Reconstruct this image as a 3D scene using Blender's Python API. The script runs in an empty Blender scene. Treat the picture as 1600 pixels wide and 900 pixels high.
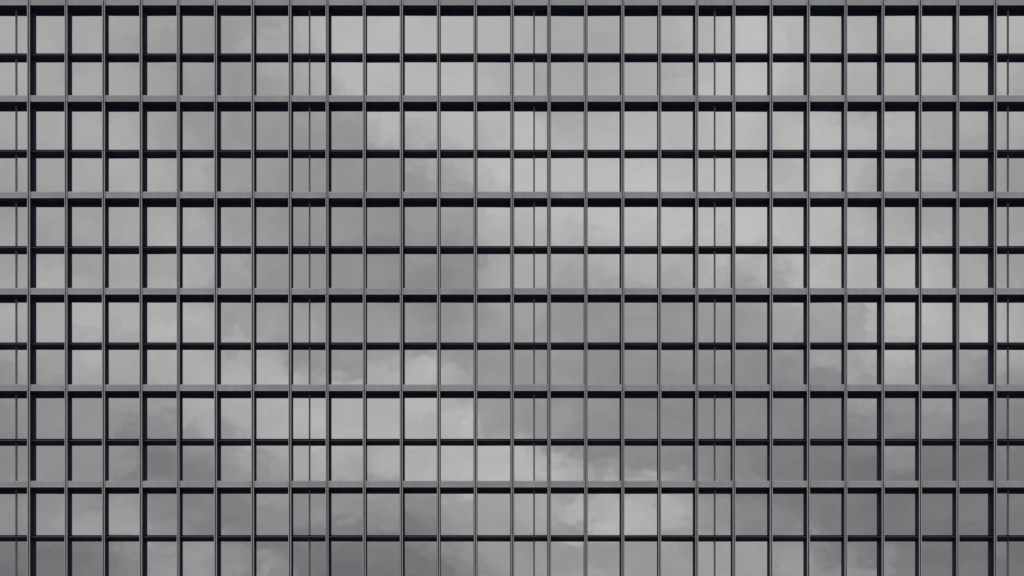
import bpy, bmesh, math, random
from mathutils import Vector

random.seed(11)
scene = bpy.context.scene
col = scene.collection
rad = math.radians

# ------------------------------------------------------------------ scale
# The facade is a flat wall facing -Y.  Its fin fronts stand on y = 0.
D = 60.0                 # metres from the camera to the fin fronts
PX = 0.02384             # metres per photo pixel on the fin-front plane
HOR = 1900.0             # photo row of the eye level (far below the frame)
EYE = 1.65


def X(px, d=0.0):        # photo column -> metres on a plane d behind the fin fronts
    return (px - 800.0) * PX * (D + d) / D


def Z(py, d=0.0):
    return EYE + (HOR - py) * PX * (D + d) / D


# ------------------------------------------------------------------ camera
cam = bpy.data.cameras.new('camera')
cam.sensor_width = 36.0
cam.lens = 36.0 * D / (1600 * PX)
cam.shift_y = (HOR - 450.0) / 1600.0          # view camera with a risen lens: verticals stay upright
cam.clip_end = 3000.0
cam_o = bpy.data.objects.new('camera', cam)
cam_o.location = (0, -D, EYE)
cam_o.rotation_euler = (rad(90), 0, 0)
col.objects.link(cam_o)
scene.camera = cam_o
scene.render.resolution_x, scene.render.resolution_y = 1024, 576

scene.view_settings.view_transform = 'Standard'
scene.view_settings.look = 'None'
scene.view_settings.exposure = 0.0
scene.view_settings.gamma = 1.0
scene.view_settings.use_curve_mapping = False

# ------------------------------------------------------------------ sky
SUN_EL, SUN_AZ = 62.0, 215.0
GLASS_R = 0.64
world = bpy.data.worlds.new('World')
scene.world = world
world.use_nodes = True
nt = world.node_tree
nt.nodes.clear()


def N(tree, kind, **kw):
    n = tree.nodes.new(kind)
    for k, v in kw.items():
        setattr(n, k, v)
    return n


def put(tree, n, i, v):
    if v is None:
        return
    if isinstance(v, bpy.types.NodeSocket):
        tree.links.new(v, n.inputs[i])
    else:
        n.inputs[i].default_value = v


def M(tree, op, a, b=None, c=None, clamp=False):
    n = N(tree, 'ShaderNodeMath', operation=op, use_clamp=clamp)
    for i, v in enumerate((a, b, c)):
        put(tree, n, i, v)
    return n.outputs[0]


def VM(tree, op, a, b=None, scale=None):
    n = N(tree, 'ShaderNodeVectorMath', operation=op)
    put(tree, n, 0, a)
    put(tree, n, 1, b)
    if scale is not None:
        put(tree, n, 3, scale)
    return n.outputs[1] if op in ('DISTANCE', 'LENGTH') else n.outputs[0]


def noise(tree, vec, scale, detail, rough=0.55, color=False, dist=0.0):
    n = N(tree, 'ShaderNodeTexNoise')
    put(tree, n, 'Vector', vec)
    n.inputs['Scale'].default_value = scale
    n.inputs['Detail'].default_value = detail
    n.inputs['Roughness'].default_value = rough
    n.inputs['Distortion'].default_value = dist
    return n.outputs['Color' if color else 'Fac']


tc = N(nt, 'ShaderNodeTexCoord')
sep = N(nt, 'ShaderNodeSeparateXYZ')
nt.links.new(tc.outputs['Generated'], sep.inputs[0])
zz = M(nt, 'MAXIMUM', sep.outputs[2], 0.06)
comb = N(nt, 'ShaderNodeCombineXYZ')
put(nt, comb, 0, M(nt, 'DIVIDE', sep.outputs[0], zz))
put(nt, comb, 1, M(nt, 'MULTIPLY', M(nt, 'DIVIDE', sep.outputs[1], zz), -1.0))
P0 = comb.outputs[0]                        # place on the cloud layer, in units of its height
# billowing: the layer is pushed about by two scales of turbulence
w1 = VM(nt, 'SUBTRACT', noise(nt, P0, 3.2, 3.0, 0.5, True), (0.5, 0.5, 0.5))
P1 = VM(nt, 'ADD', P0, VM(nt, 'SCALE', w1, None, 0.05))
w2 = VM(nt, 'SUBTRACT', noise(nt, P1, 12.0, 5.0, 0.52, True), (0.5, 0.5, 0.5))
P2 = VM(nt, 'MULTIPLY', VM(nt, 'ADD', P1, VM(nt, 'SCALE', w2, None, 0.07)), (1, 1, 0))
# cloud tones, near to far, read from the image: pixel row -> (pixel column, grey level)
TONE_ROWS = {
    38: [(0, 168), (120, 164), (200, 166), (300, 162), (380, 158), (430, 166), (470, 172), (540, 177), (640, 178), (760, 177), (850, 170), (900, 167), (1000, 168), (1090, 176), (1150, 186), (1200, 188), (1250, 184), (1300, 182), (1350, 178), (1420, 180), (1520, 182), (1600, 176)],
    70: [(0, 168), (60, 170), (90, 165), (150, 168), (200, 164), (260, 160), (340, 158), (390, 157), (410, 160), (440, 174), (480, 168), (520, 180), (640, 178), (760, 178), (850, 170), (900, 166), (1000, 167), (1090, 176), (1140, 182), (1165, 192), (1200, 190), (1240, 180), (1300, 180), (1340, 176), (1400, 182), (1520, 180), (1600, 174)],
    108: [(0, 168), (60, 168), (90, 164), (150, 168), (200, 164), (240, 158), (280, 158), (340, 156), (390, 156), (410, 170), (450, 172), (490, 168), (515, 178), (560, 180), (640, 178), (740, 178), (800, 172), (860, 166), (950, 164), (1030, 170), (1090, 182), (1150, 188), (1200, 186), (1240, 178), (1300, 178), (1400, 178), (1500, 180), (1600, 172)],
    138: [(0, 168), (60, 170), (140, 174), (200, 168), (235, 166), (262, 154), (300, 156), (340, 154), (390, 156), (405, 160), (440, 168), (470, 162), (510, 170), (530, 164), (560, 176), (640, 180), (740, 180), (800, 176), (860, 168), (950, 170), (1040, 178), (1090, 186), (1150, 190), (1200, 186), (1250, 178), (1300, 178), (1400, 178), (1500, 178), (1550, 176), (1600, 162)],
    188: [(0, 168), (100, 168), (200, 170), (228, 164), (270, 158), (330, 158), (360, 154), (450, 154), (510, 156), (560, 160), (580, 166), (600, 178), (640, 180), (740, 182), (850, 182), (880, 172), (960, 174), (1030, 180), (1090, 184), (1130, 188), (1180, 184), (1230, 180), (1300, 182), (1335, 180), (1350, 172), (1400, 178), (1450, 172), (1550, 170), (1600, 160)],
    220: [(0, 166), (100, 168), (200, 170), (225, 166), (250, 158), (290, 164), (330, 154), (400, 152), (500, 152), (560, 154), (590, 156), (625, 164), (640, 166), (660, 178), (700, 182), (850, 184), (880, 176), (960, 176), (1030, 182), (1080, 184), (1150, 188), (1200, 182), (1250, 188), (1300, 192), (1340, 190), (1400, 180), (1450, 170), (1550, 166), (1600, 156)],
    258: [(0, 162), (100, 164), (200, 166), (240, 162), (290, 164), (340, 156), (400, 154), (450, 150), (510, 154), (560, 154), (620, 154), (680, 156), (700, 168), (730, 176), (760, 182), (860, 182), (960, 182), (1060, 184), (1150, 184), (1230, 180), (1270, 188), (1310, 190), (1330, 186), (1350, 178), (1380, 178), (1420, 168), (1480, 162), (1550, 158), (1600, 152)],
    288: [(0, 158), (100, 164), (200, 165), (240, 160), (290, 166), (340, 154), (400, 152), (450, 148), (510, 150), (560, 152), (620, 152), (680, 152), (700, 162), (740, 172), (775, 172), (800, 184), (860, 182), (960, 184), (1060, 186), (1150, 186), (1230, 186), (1270, 190), (1310, 190), (1330, 182), (1360, 172), (1400, 168), (1440, 162), (1480, 158), (1550, 156), (1600, 150)],
    338: [(0, 154), (100, 160), (200, 164), (290, 160), (340, 156), (400, 150), (460, 148), (520, 150), (570, 152), (600, 148), (640, 156), (690, 160), (735, 162), (750, 174), (800, 180), (860, 182), (900, 176), (950, 182), (1030, 186), (1150, 188), (1230, 188), (1310, 190), (1335, 184), (1370, 174), (1420, 170), (1470, 160), (1520, 158), (1600, 152)],
    370: [(0, 160), (100, 162), (170, 168), (240, 168), (280, 170), (330, 166), (400, 152), (460, 146), (520, 148), (580, 144), (640, 154), (690, 154), (735, 160), (750, 172), (800, 180), (860, 178), (920, 172), (970, 182), (1030, 184), (1080, 182), (1120, 178), (1160, 186), (1230, 188), (1260, 184), (1290, 178), (1310, 184), (1340, 178), (1370, 176), (1420, 174), (1470, 168), (1520, 162), (1600, 154)],
    408: [(0, 162), (100, 164), (200, 166), (240, 162), (290, 172), (340, 164), (370, 158), (400, 150), (460, 146), (520, 146), (600, 143), (680, 146), (730, 152), (750, 168), (800, 172), (850, 172), (910, 166), (980, 172), (1030, 174), (1080, 172), (1140, 180), (1180, 170), (1205, 172), (1230, 180), (1255, 186), (1300, 182), (1370, 176), (1430, 178), (1500, 168), (1600, 160)],
    438: [(0, 166), (160, 172), (230, 166), (255, 176), (280, 178), (320, 172), (340, 162), (380, 166), (400, 152), (460, 146), (520, 144), (600, 143), (690, 146), (735, 146), (755, 164), (790, 172), (840, 170), (900, 162), (1030, 166), (1090, 166), (1140, 168), (1165, 160), (1210, 156), (1240, 162), (1256, 180), (1300, 176), (1370, 174), (1430, 180), (1480, 172), (1510, 166), (1540, 172), (1600, 156)],
    488: [(0, 164), (100, 168), (160, 170), (230, 174), (290, 172), (310, 164), (345, 162), (370, 156), (400, 160), (440, 162), (470, 154), (520, 150), (600, 148), (680, 146), (750, 150), (790, 160), (820, 160), (860, 152), (960, 150), (1060, 150), (1150, 150), (1200, 154), (1250, 162), (1300, 170), (1325, 166), (1338, 156), (1352, 176), (1400, 180), (1450, 178), (1500, 174), (1530, 178), (1600, 168)],
    522: [(0, 164), (60, 168), (100, 174), (160, 178), (190, 176), (235, 180), (290, 182), (330, 174), (350, 164), (370, 158), (390, 172), (410, 160), (430, 166), (460, 154), (520, 152), (600, 152), (690, 150), (760, 152), (820, 152), (900, 150), (960, 152), (1150, 148), (1200, 152), (1260, 160), (1320, 158), (1335, 158), (1350, 174), (1400, 178), (1450, 176), (1500, 170), (1530, 174), (1600, 166)],
    556: [(0, 156), (60, 160), (160, 164), (240, 168), (340, 172), (395, 174), (420, 170), (445, 150), (465, 146), (500, 152), (520, 146), (545, 150), (570, 146), (620, 150), (650, 146), (690, 144), (740, 144), (800, 146), (900, 144), (1000, 146), (1100, 146), (1180, 143), (1250, 150), (1310, 162), (1330, 160), (1350, 172), (1400, 168), (1450, 162), (1500, 168), (1540, 162), (1600, 150)],
    588: [(0, 141), (40, 150), (120, 158), (240, 164), (340, 172), (395, 174), (445, 178), (458, 174), (475, 170), (490, 156), (520, 162), (560, 174), (580, 170), (622, 176), (640, 178), (660, 182), (685, 172), (715, 164), (740, 150), (800, 146), (1000, 143), (1100, 141), (1180, 139), (1250, 146), (1300, 162), (1325, 160), (1345, 152), (1400, 158), (1450, 154), (1500, 158), (1540, 152), (1600, 144)],
    636: [(0, 139), (60, 143), (110, 146), (180, 152), (240, 156), (290, 158), (340, 166), (400, 168), (460, 172), (520, 174), (600, 176), (640, 180), (690, 170), (715, 166), (730, 176), (745, 160), (775, 152), (800, 154), (815, 146), (840, 143), (900, 143), (1000, 139), (1100, 139), (1250, 139), (1400, 139), (1500, 139), (1600, 135)],
    672: [(0, 137), (60, 143), (110, 144), (180, 148), (230, 146), (270, 143), (300, 152), (345, 150), (380, 166), (440, 172), (480, 176), (520, 176), (600, 180), (640, 184), (690, 182), (730, 188), (750, 172), (790, 180), (815, 174), (835, 168), (850, 152), (880, 150), (910, 143), (1000, 137), (1100, 137), (1250, 135), (1400, 134), (1500, 132), (1600, 128)],
    706: [(0, 137), (60, 144), (110, 143), (170, 141), (220, 130), (260, 132), (300, 139), (340, 150), (380, 156), (430, 166), (480, 166), (530, 170), (560, 162), (600, 164), (640, 172), (700, 176), (760, 178), (800, 180), (830, 166), (850, 164), (870, 150), (910, 139), (980, 141), (1040, 135), (1120, 135), (1200, 128), (1300, 126), (1400, 123), (1500, 123), (1600, 121)],
    740: [(0, 139), (60, 148), (100, 146), (160, 139), (210, 128), (260, 121), (310, 130), (340, 146), (390, 146), (430, 158), (480, 164), (530, 156), (560, 156), (620, 174), (700, 180), (800, 182), (860, 180), (890, 176), (912, 164), (925, 154), (940, 174), (965, 160), (990, 164), (1020, 172), (1045, 150), (1080, 143), (1120, 139), (1200, 125), (1300, 119), (1400, 116), (1500, 116), (1600, 117)],
    786: [(0, 135), (60, 139), (110, 144), (150, 148), (170, 148), (200, 139), (235, 128), (280, 126), (330, 125), (380, 134), (430, 139), (500, 139), (560, 143), (640, 150), (700, 156), (800, 160), (860, 172), (880, 158), (910, 158), (925, 172), (970, 178), (1010, 172), (1040, 158), (1090, 148), (1140, 141), (1200, 134), (1240, 125), (1300, 121), (1400, 119), (1500, 121), (1600, 119)],
    822: [(0, 134), (60, 141), (110, 148), (170, 156), (195, 158), (220, 152), (240, 146), (275, 143), (310, 126), (340, 123), (390, 126), (430, 135), (500, 139), (560, 139), (640, 143), (700, 150), (800, 160), (860, 170), (920, 176), (970, 178), (1010, 168), (1050, 162), (1090, 150), (1140, 146), (1200, 137), (1240, 141), (1256, 135), (1300, 121), (1400, 119), (1500, 119), (1600, 125)],
    856: [(0, 119), (60, 125), (110, 123), (160, 126), (200, 141), (240, 150), (270, 146), (300, 152), (340, 144), (380, 139), (430, 119), (480, 117), (560, 123), (620, 119), (680, 132), (740, 143), (800, 152), (900, 150), (960, 152), (1040, 156), (1100, 158), (1150, 152), (1190, 146), (1215, 150), (1250, 152), (1268, 158), (1285, 134), (1320, 121), (1400, 119), (1500, 116), (1600, 116)],
    888: [(0, 114), (110, 117), (160, 123), (200, 135), (230, 130), (255, 150), (280, 156), (345, 141), (370, 146), (400, 130), (420, 148), (440, 134), (480, 116), (560, 110), (620, 114), (690, 116), (740, 132), (800, 150), (880, 152), (950, 160), (1040, 156), (1150, 156), (1190, 141), (1215, 154), (1255, 160), (1275, 158), (1300, 141), (1330, 143), (1370, 134), (1400, 121), (1500, 116), (1600, 114)],
}
KPX = PX / D
sp2 = N(nt, 'ShaderNodeSeparateXYZ')
nt.links.new(P2, sp2.inputs[0])
inv = M(nt, 'DIVIDE', 1.0, sp2.outputs[1])
across = M(nt, 'MULTIPLY_ADD', M(nt, 'MULTIPLY', sp2.outputs[0], inv), 1.0 / KPX / 1600.0, 0.5)
along = M(nt, 'MULTIPLY_ADD', inv, -1.0 / KPX, HOR)
acc, prev = None, None
for row, stops in TONE_ROWS.items():
    rp = N(nt, 'ShaderNodeValToRGB')
    rp.color_ramp.interpolation = 'EASE'
    el = rp.color_ramp.elements
    while len(el) < len(stops):
        el.new(0.5)
    for e, (sx, sv) in zip(el, stops):
        e.position = sx / 1600.0
        e.color = (sv / 255.0,) * 3 + (1,)
    for e, (sx, sv) in zip(el, stops):
        e.position = sx / 1600.0
        e.color = (sv / 255.0,) * 3 + (1,)
    put(nt, rp, 0, across)
    if acc is None:
        acc = rp.outputs[0]
    else:
        mr = N(nt, 'ShaderNodeMapRange', interpolation_type='SMOOTHSTEP')
        put(nt, mr, 0, along)
        mr.inputs[1].default_value, mr.inputs[2].default_value = prev, row
        mx = N(nt, 'ShaderNodeMix', data_type='FLOAT')
        put(nt, mx, 0, mr.outputs[0])
        put(nt, mx, 2, acc)
        put(nt, mx, 3, rp.outputs[0])
        acc = mx.outputs[0]
    prev = row
# beyond these rows the cover goes on at their mean tone with the same turbulence
far = N(nt, 'ShaderNodeMapRange', interpolation_type='SMOOTHSTEP')
put(nt, far, 0, M(nt, 'MAXIMUM', M(nt, 'ABSOLUTE', M(nt, 'SUBTRACT', across, 0.5)),
                  M(nt, 'MULTIPLY', M(nt, 'ABSOLUTE', M(nt, 'SUBTRACT', along, 450.0)), 1 / 900.0)))
far.inputs[1].default_value, far.inputs[2].default_value = 0.55, 0.85
mx = N(nt, 'ShaderNodeMix', data_type='FLOAT')
put(nt, mx, 0, far.outputs[0])
put(nt, mx, 2, acc)
mx.inputs[3].default_value = 0.60
acc = mx.outputs[0]
fine = M(nt, 'MULTIPLY', M(nt, 'SUBTRACT', noise(nt, P2, 5.0, 6.0, 0.55, False, 0.3), 0.5), 0.14)
soft = M(nt, 'MULTIPLY', M(nt, 'SUBTRACT', noise(nt, P1, 17.0, 4.0, 0.5), 0.5), 0.05)
tone = M(nt, 'ADD', M(nt, 'ADD', M(nt, 'ADD', acc, 0.0), fine), soft)
tone = M(nt, 'MINIMUM', M(nt, 'MAXIMUM', tone, 0.3), 0.80)
lum = M(nt, 'POWER', tone, 2.2)
ramp = N(nt, 'ShaderNodeValToRGB')
put(nt, ramp, 0, tone)
ramp.color_ramp.elements[0].position = 0.42
ramp.color_ramp.elements[0].color = (0.962, 0.975, 1.0, 1)
ramp.color_ramp.elements[1].position = 0.70
ramp.color_ramp.elements[1].color = (1.0, 0.985, 0.966, 1)
STR = 0.10
cloud = VM(nt, 'SCALE', ramp.outputs[0], None, M(nt, 'MULTIPLY', lum, 1.0 / (GLASS_R * STR)))
sky = N(nt, 'ShaderNodeTexSky', sky_type='NISHITA')
sky.sun_disc = False
sky.sun_elevation = rad(SUN_EL)
sky.sun_rotation = rad(SUN_AZ)
mix = N(nt, 'ShaderNodeMix', data_type='RGBA')
mix.inputs[0].default_value = 0.97          # closed cloud cover, a trace of sky behind it
nt.links.new(sky.outputs[0], mix.inputs[6])
nt.links.new(cloud, mix.inputs[7])
bg = N(nt, 'ShaderNodeBackground')
nt.links.new(mix.outputs[2], bg.inputs[0])
bg.inputs[1].default_value = STR
out = N(nt, 'ShaderNodeOutputWorld')
nt.links.new(bg.outputs[0], out.inputs[0])

sun = bpy.data.lights.new('sun', 'SUN')
sun.energy = 0.7
sun.angle = rad(20)
sun.color = (1.0, 0.97, 0.93)
sun_o = bpy.data.objects.new('sun', sun)
az = rad(SUN_AZ)
to_sun = Vector((math.sin(az) * math.cos(rad(SUN_EL)), math.cos(az) * math.cos(rad(SUN_EL)), math.sin(rad(SUN_EL))))
sun_o.rotation_euler = (-to_sun).to_track_quat('-Z', 'Y').to_euler()
sun_o.location = to_sun * 120
col.objects.link(sun_o)


# ------------------------------------------------------------------ materials
def material(name, base, rough, metal=0.0, vary=0.0, spec=0.5, grain=None, streak=0.0, bump=0.0):
    m = bpy.data.materials.new(name)
    m.use_nodes = True
    t = m.node_tree
    b = t.nodes['Principled BSDF']
    b.inputs['Roughness'].default_value = rough
    b.inputs['Metallic'].default_value = metal
    b.inputs['Specular IOR Level'].default_value = spec
    geo = N(t, 'ShaderNodeNewGeometry')
    info = N(t, 'ShaderNodeObjectInfo')
    f = M(t, 'MULTIPLY_ADD', M(t, 'SUBTRACT', info.outputs['Random'], 0.5), vary, 1.0)
    if grain:
        g = noise(t, geo.outputs['Position'], grain[0], 4.0)
        f = M(t, 'MULTIPLY', f, M(t, 'MULTIPLY_ADD', M(t, 'SUBTRACT', g, 0.5), grain[1], 1.0))
    if streak:
        sv = VM(t, 'MULTIPLY', geo.outputs['Position'], (5.0, 5.0, 0.6))
        g = noise(t, sv, 1.0, 5.0, 0.6)
        f = M(t, 'MULTIPLY', f, M(t, 'MULTIPLY_ADD', M(t, 'SUBTRACT', g, 0.5), streak, 1.0))
    rgb = N(t, 'ShaderNodeRGB')
    rgb.outputs[0].default_value = (*base, 1)
    t.links.new(VM(t, 'SCALE', rgb.outputs[0], None, f), b.inputs['Base Color'])
    if bump:
        bn = N(t, 'ShaderNodeBump')
        bn.inputs['Strength'].default_value = 1.0
        bn.inputs['Distance'].default_value = bump
        off = VM(t, 'ADD', geo.outputs['Position'],
                 VM(t, 'SCALE', (3.1, 7.7, 5.3), None, M(t, 'MULTIPLY', info.outputs['Random'], 40.0)))
        put(t, bn, 'Height', noise(t, off, 1.5, 1.0, 0.4))
        t.links.new(bn.outputs[0], b.inputs['Normal'])
    return m


MAT = {
    'cap': material('pale_anodised_aluminium', (0.555, 0.56, 0.585), 0.5, 0.0, 0.10, 0.4, (1.2, 0.25), 0.12),
    'band': material('pale_grey_aluminium_panel', (0.535, 0.542, 0.552), 0.5, 0.0, 0.17, 0.4, (1.3, 0.34), 0.22),
    'dark': material('black_blue_coated_aluminium', (0.028, 0.033, 0.062), 0.55, 0.0, 0.15, 0.25, (2.0, 0.3)),
    'soffit': material('black_blue_soffit', (0.055, 0.066, 0.135), 0.7, 0.0, 0.15, 0.15, (2.0, 0.3)),
    'nose': material('dark_grey_aluminium_nose', (0.13, 0.132, 0.15), 0.45, 0.0, 0.2, 0.4, (2.0, 0.3)),
    'bar': material('mid_grey_aluminium_bar', (0.17, 0.17, 0.17), 0.5, 0.0, 0.12, 0.35, None, 0.3),
    'glass': material('mirror_coated_glass', (GLASS_R,) * 3, 0.012, 1.0, 0.06, 0.5, (0.9, 0.04), 0.045, 0.0016),
    'gasket': material('black_gasket', (0.007, 0.0075, 0.010), 0.8, 0.0, 0.1, 0.1),
    'core': material('dark_concrete_wall', (0.10, 0.10, 0.10), 0.85, 0.0, 0.0, 0.3, (0.6, 0.3)),
    'ground': material('grey_paving', (0.13, 0.13, 0.125), 0.85, 0.0, 0.0, 0.3, (0.4, 0.4)),
}


# ------------------------------------------------------------------ mesh helpers
def prism(name, poly, mats, axis, length, cap_mat=0, slots=()):
    """Extrude a closed outline; one material index per outline edge.
    axis 'z': outline is (x, y); axis 'x': outline is (y, z)."""
    me = bpy.data.meshes.new(name)
    n = len(poly)
    vs = []
    for e in (0.0, length):
        for a, b in poly:
            vs.append((a, b, e) if axis == 'z' else (e, a, b))
    fs = [(i, (i + 1) % n, n + (i + 1) % n, n + i) for i in range(n)]
    fs += [tuple(reversed(range(n))), tuple(range(n, 2 * n))]
    me.from_pydata(vs, [], fs)
    for s in slots:
        me.materials.append(MAT[s])
    for p, mi in zip(me.polygons, list(mats) + [cap_mat, cap_mat]):
        p.material_index = mi
    bm = bmesh.new()
    bm.from_mesh(me)
    bmesh.ops.recalc_face_normals(bm, faces=bm.faces)
    bm.to_mesh(me)
    bm.free()
    return me


def boxes(name, lst, slots):
    """Boxes (x0, x1, y0, y1, z0, z1) joined into one mesh."""
    bm = bmesh.new()
    for x0, x1, y0, y1, z0, z1 in lst:
        v = [bm.verts.new(p) for p in ((x0, y0, z0), (x1, y0, z0), (x1, y1, z0), (x0, y1, z0),
                                       (x0, y0, z1), (x1, y0, z1), (x1, y1, z1), (x0, y1, z1))]
        for f in ((3, 2, 1, 0), (4, 5, 6, 7), (0, 1, 5, 4), (1, 2, 6, 5), (2, 3, 7, 6), (3, 0, 4, 7)):
            bm.faces.new([v[i] for i in f])
    me = bpy.data.meshes.new(name)
    bm.to_mesh(me)
    bm.free()
    for s in slots:
        me.materials.append(MAT[s])
    return me


def link(name, me, parent, loc=(0, 0, 0), rot=(0, 0, 0)):
    o = bpy.data.objects.new(name, me)
    o.parent = parent
    o.location = loc
    o.rotation_euler = rot
    col.objects.link(o)
    return o


# ------------------------------------------------------------------ ground
g = link('ground', boxes('ground', [(-600, 600, -600, 600, -0.5, 0.0)], ['ground']), None)
g['kind'] = 'structure'
g['label'] = 'flat grey paved ground at the foot of the tower'

# ------------------------------------------------------------------ the tower
FIN_D = 0.30             # fin front to glass
BAND_D = 0.268           # band front to glass
TRAN_D = 0.185           # transom nose to glass
GY = FIN_D               # y of the glass plane
tower = bpy.data.objects.new('office_tower', None)
tower.location = (0, 0, 0)
tower['label'] = 'grey office tower with mirror glass grid and projecting vertical fins'
tower['category'] = 'building'
col.objects.link(tower)


# photo columns of the fins and, for each, where its window's dark stile ends (as measured)
FIN_PX = [44.4, 102.8, 161.5, 219.8, 278.1, 336.6, 394.5, 452.7, 510.9, 569.0, 627.0, 685.2, 742.8, 800.4,
          857.9, 915.5, 973.2, 1031.0, 1089.0, 1147.0, 1205.3, 1263.5, 1321.9, 1380.0, 1438.4, 1497.0, 1555.6]
EDGE_PX = [56.5, 112.5, 169.8, 230.0, 285.4, 345.3, 400.7, 458.1, 517.9, 573.5, 632.5, 688.1, 745.9, 803.4,
           855.0, 912.2, 968.1, 1027.2, 1082.5, 1142.2, 1198.7, 1255.4, 1314.7, 1370.2, 1430.0, 1488.1, 1543.8]
NB = 15
FINS, STILE = {}, {}
for n in range(-NB, NB + 1):
    k = min(max(n + 13, 0), 26)
    FINS[n] = X(FIN_PX[k] + 58.5 * (n + 13 - k))
    STILE[n] = min(max((abs(EDGE_PX[k] - FIN_PX[k]) - 2.3 - 0.005 * abs(FIN_PX[k] - 800)) * PX, 0.014), 0.15)
ROW0, STOREY = 8.25, 150.65
ROWS = range(-1, 7)


def band_bottom(i):
    return Z(ROW0 + STOREY * i, FIN_D - BAND_D)


SH = STOREY * PX * (D + FIN_D - BAND_D) / D       # storey height, m
BAND_H = 0.250
z_top = band_bottom(-1) + BAND_H
link('wall', boxes('wall', [(FINS[-NB] - 0.02, FINS[NB] + 0.02, GY + 0.09, GY + 14, 0.0, z_top)], ['core']), tower)

# fins: two pale flanges with a dark slot between, dark flanks; one length per storey
w, gr, gd = 0.054, 0.0175, 0.14
fin_poly = [(-w, GY + 0.088), (-w, 0.012), (-w + 0.004, 0.0), (-gr, 0.0), (-gr, gd), (gr, gd), (gr, 0.0),
            (w - 0.004, 0.0), (w, 0.012), (w, GY + 0.088)]
fin_mats = [1, 0, 0, 2, 2, 2, 0, 0, 1, 1]
fin_me = prism('fin', fin_poly, fin_mats, 'z', SH - 0.012, 1, ('cap', 'dark', 'gasket'))
for i in ROWS:
    for n in range(-NB, NB + 1):
        link('fin', fin_me, tower, (FINS[n] + random.uniform(-0.003, 0.003), random.uniform(0, 0.004),
                                    band_bottom(i + 1) + 0.006))

# bands, transoms, window frames: one mesh per bay width
BARS = {-14: 25.6, -6: 483.8, 0: 834.5, 5: 1116.6, 13: 1574.8}   # bay -> column of its thin glazing bar


def bay_meshes(n):
    x0, x1 = FINS[n] + w + 0.004, FINS[n + 1] - w - 0.004
    wd = x1 - x0
    by = GY - BAND_D
    band = [(GY + 0.04, 0.0), (by, 0.0), (by - 0.004, 0.004), (by - 0.004, 0.018), (by + 0.008, 0.034),
            (by + 0.003, BAND_H - 0.035), (by + 0.010, BAND_H - 0.030), (by + 0.014, BAND_H), (GY + 0.04, BAND_H + 0.02)]
    bmats = [1, 0, 0, 0, 0, 0, 0, 0, 0]
    band_me = prism('spandrel_panel', band, bmats, 'x', wd, 0, ('band', 'soffit'))
    ty = GY - TRAN_D
    tran = [(GY + 0.02, 0.0), (ty, 0.0), (ty, 0.018), (ty + 0.010, 0.036), (ty + 0.03, 0.036),
            (ty + 0.03, 0.097), (GY + 0.02, 0.102)]
    tmats = [0, 2, 1, 2, 2, 2, 2]
    tran_me = prism('transom', tran, tmats, 'x', wd, 0, ('soffit', 'nose', 'gasket'))
    # window frame: stiles, head and sill rails round the glass
    sl = STILE[n] if n <= 0 else 0.021
    sr = STILE[n + 1] if n >= 0 else 0.021
    zb, zt = -SH + BAND_H - 0.06, 0.0               # relative to the band bottom above
    fy0, fy1 = GY - 0.016, GY + 0.05
    frame = boxes('window', [(0, sl, fy0, fy1, zb, zt - 0.001), (wd - sr, wd, fy0, fy1, zb, zt - 0.001),
                             (sl, wd - sr, fy0 + 0.002, fy1, zt - 0.045, zt - 0.001),
                             (sl, wd - sr, fy0 + 0.002, fy1, zb, zb + 0.05)], ['dark'])
    return x0, wd, sl, sr, zb, band_me, tran_me, frame


def pane(name, parent, xa, xb, za, zb_):
    me = boxes('pane', [(-(xb - xa) / 2, (xb - xa) / 2, 0, 0.024, -(zb_ - za) / 2, (zb_ - za) / 2)], ['glass'])
    return link(name, me, parent, ((xa + xb) / 2, GY + 0.004, (za + zb_) / 2),
                (rad(random.gauss(0, 0.14)), 0, rad(random.gauss(0, 0.16))))


for n in range(-NB, NB):
    x0, wd, sl, sr, zb, band_me, tran_me, frame = bay_meshes(n)
    for i in ROWS:
        bz = band_bottom(i)
        link('spandrel_panel', band_me, tower, (x0, random.uniform(-0.002, 0.002), bz))
        win = link('window', frame, tower, (x0, 0, bz))
        tz = Z(ROW0 + STOREY * i + 75.1, FIN_D - TRAN_D) - bz - 0.073
        link('transom', tran_me, win, (0, 0, tz))
        xs = [sl - 0.008, wd - sr + 0.008]
        if n in BARS:
            bxm = X(BARS[n], FIN_D) - x0
            bw = 0.030
            bar = boxes('glazing_bar', [(-bw, bw, GY - 0.034, GY + 0.02, zb + 0.052, tz - 0.002),
                                        (-bw, bw, GY - 0.034, GY + 0.02, tz + 0.104, -0.002)], ['bar'])
            link('glazing_bar', bar, win, (bxm, 0, 0))
            xs = [xs[0], bxm, xs[1]]
        for a, b in zip(xs[:-1], xs[1:]):
            a2 = a + (0.003 if a != xs[0] else 0)
            b2 = b - (0.003 if b != xs[-1] else 0)
            pane('window_pane', win, a2, b2, tz + 0.06, -0.03)
            pane('sill_pane', win, a2, b2, zb + 0.04, tz + 0.03)
    link('spandrel_panel', band_me, tower, (x0, 0, band_bottom(7)))
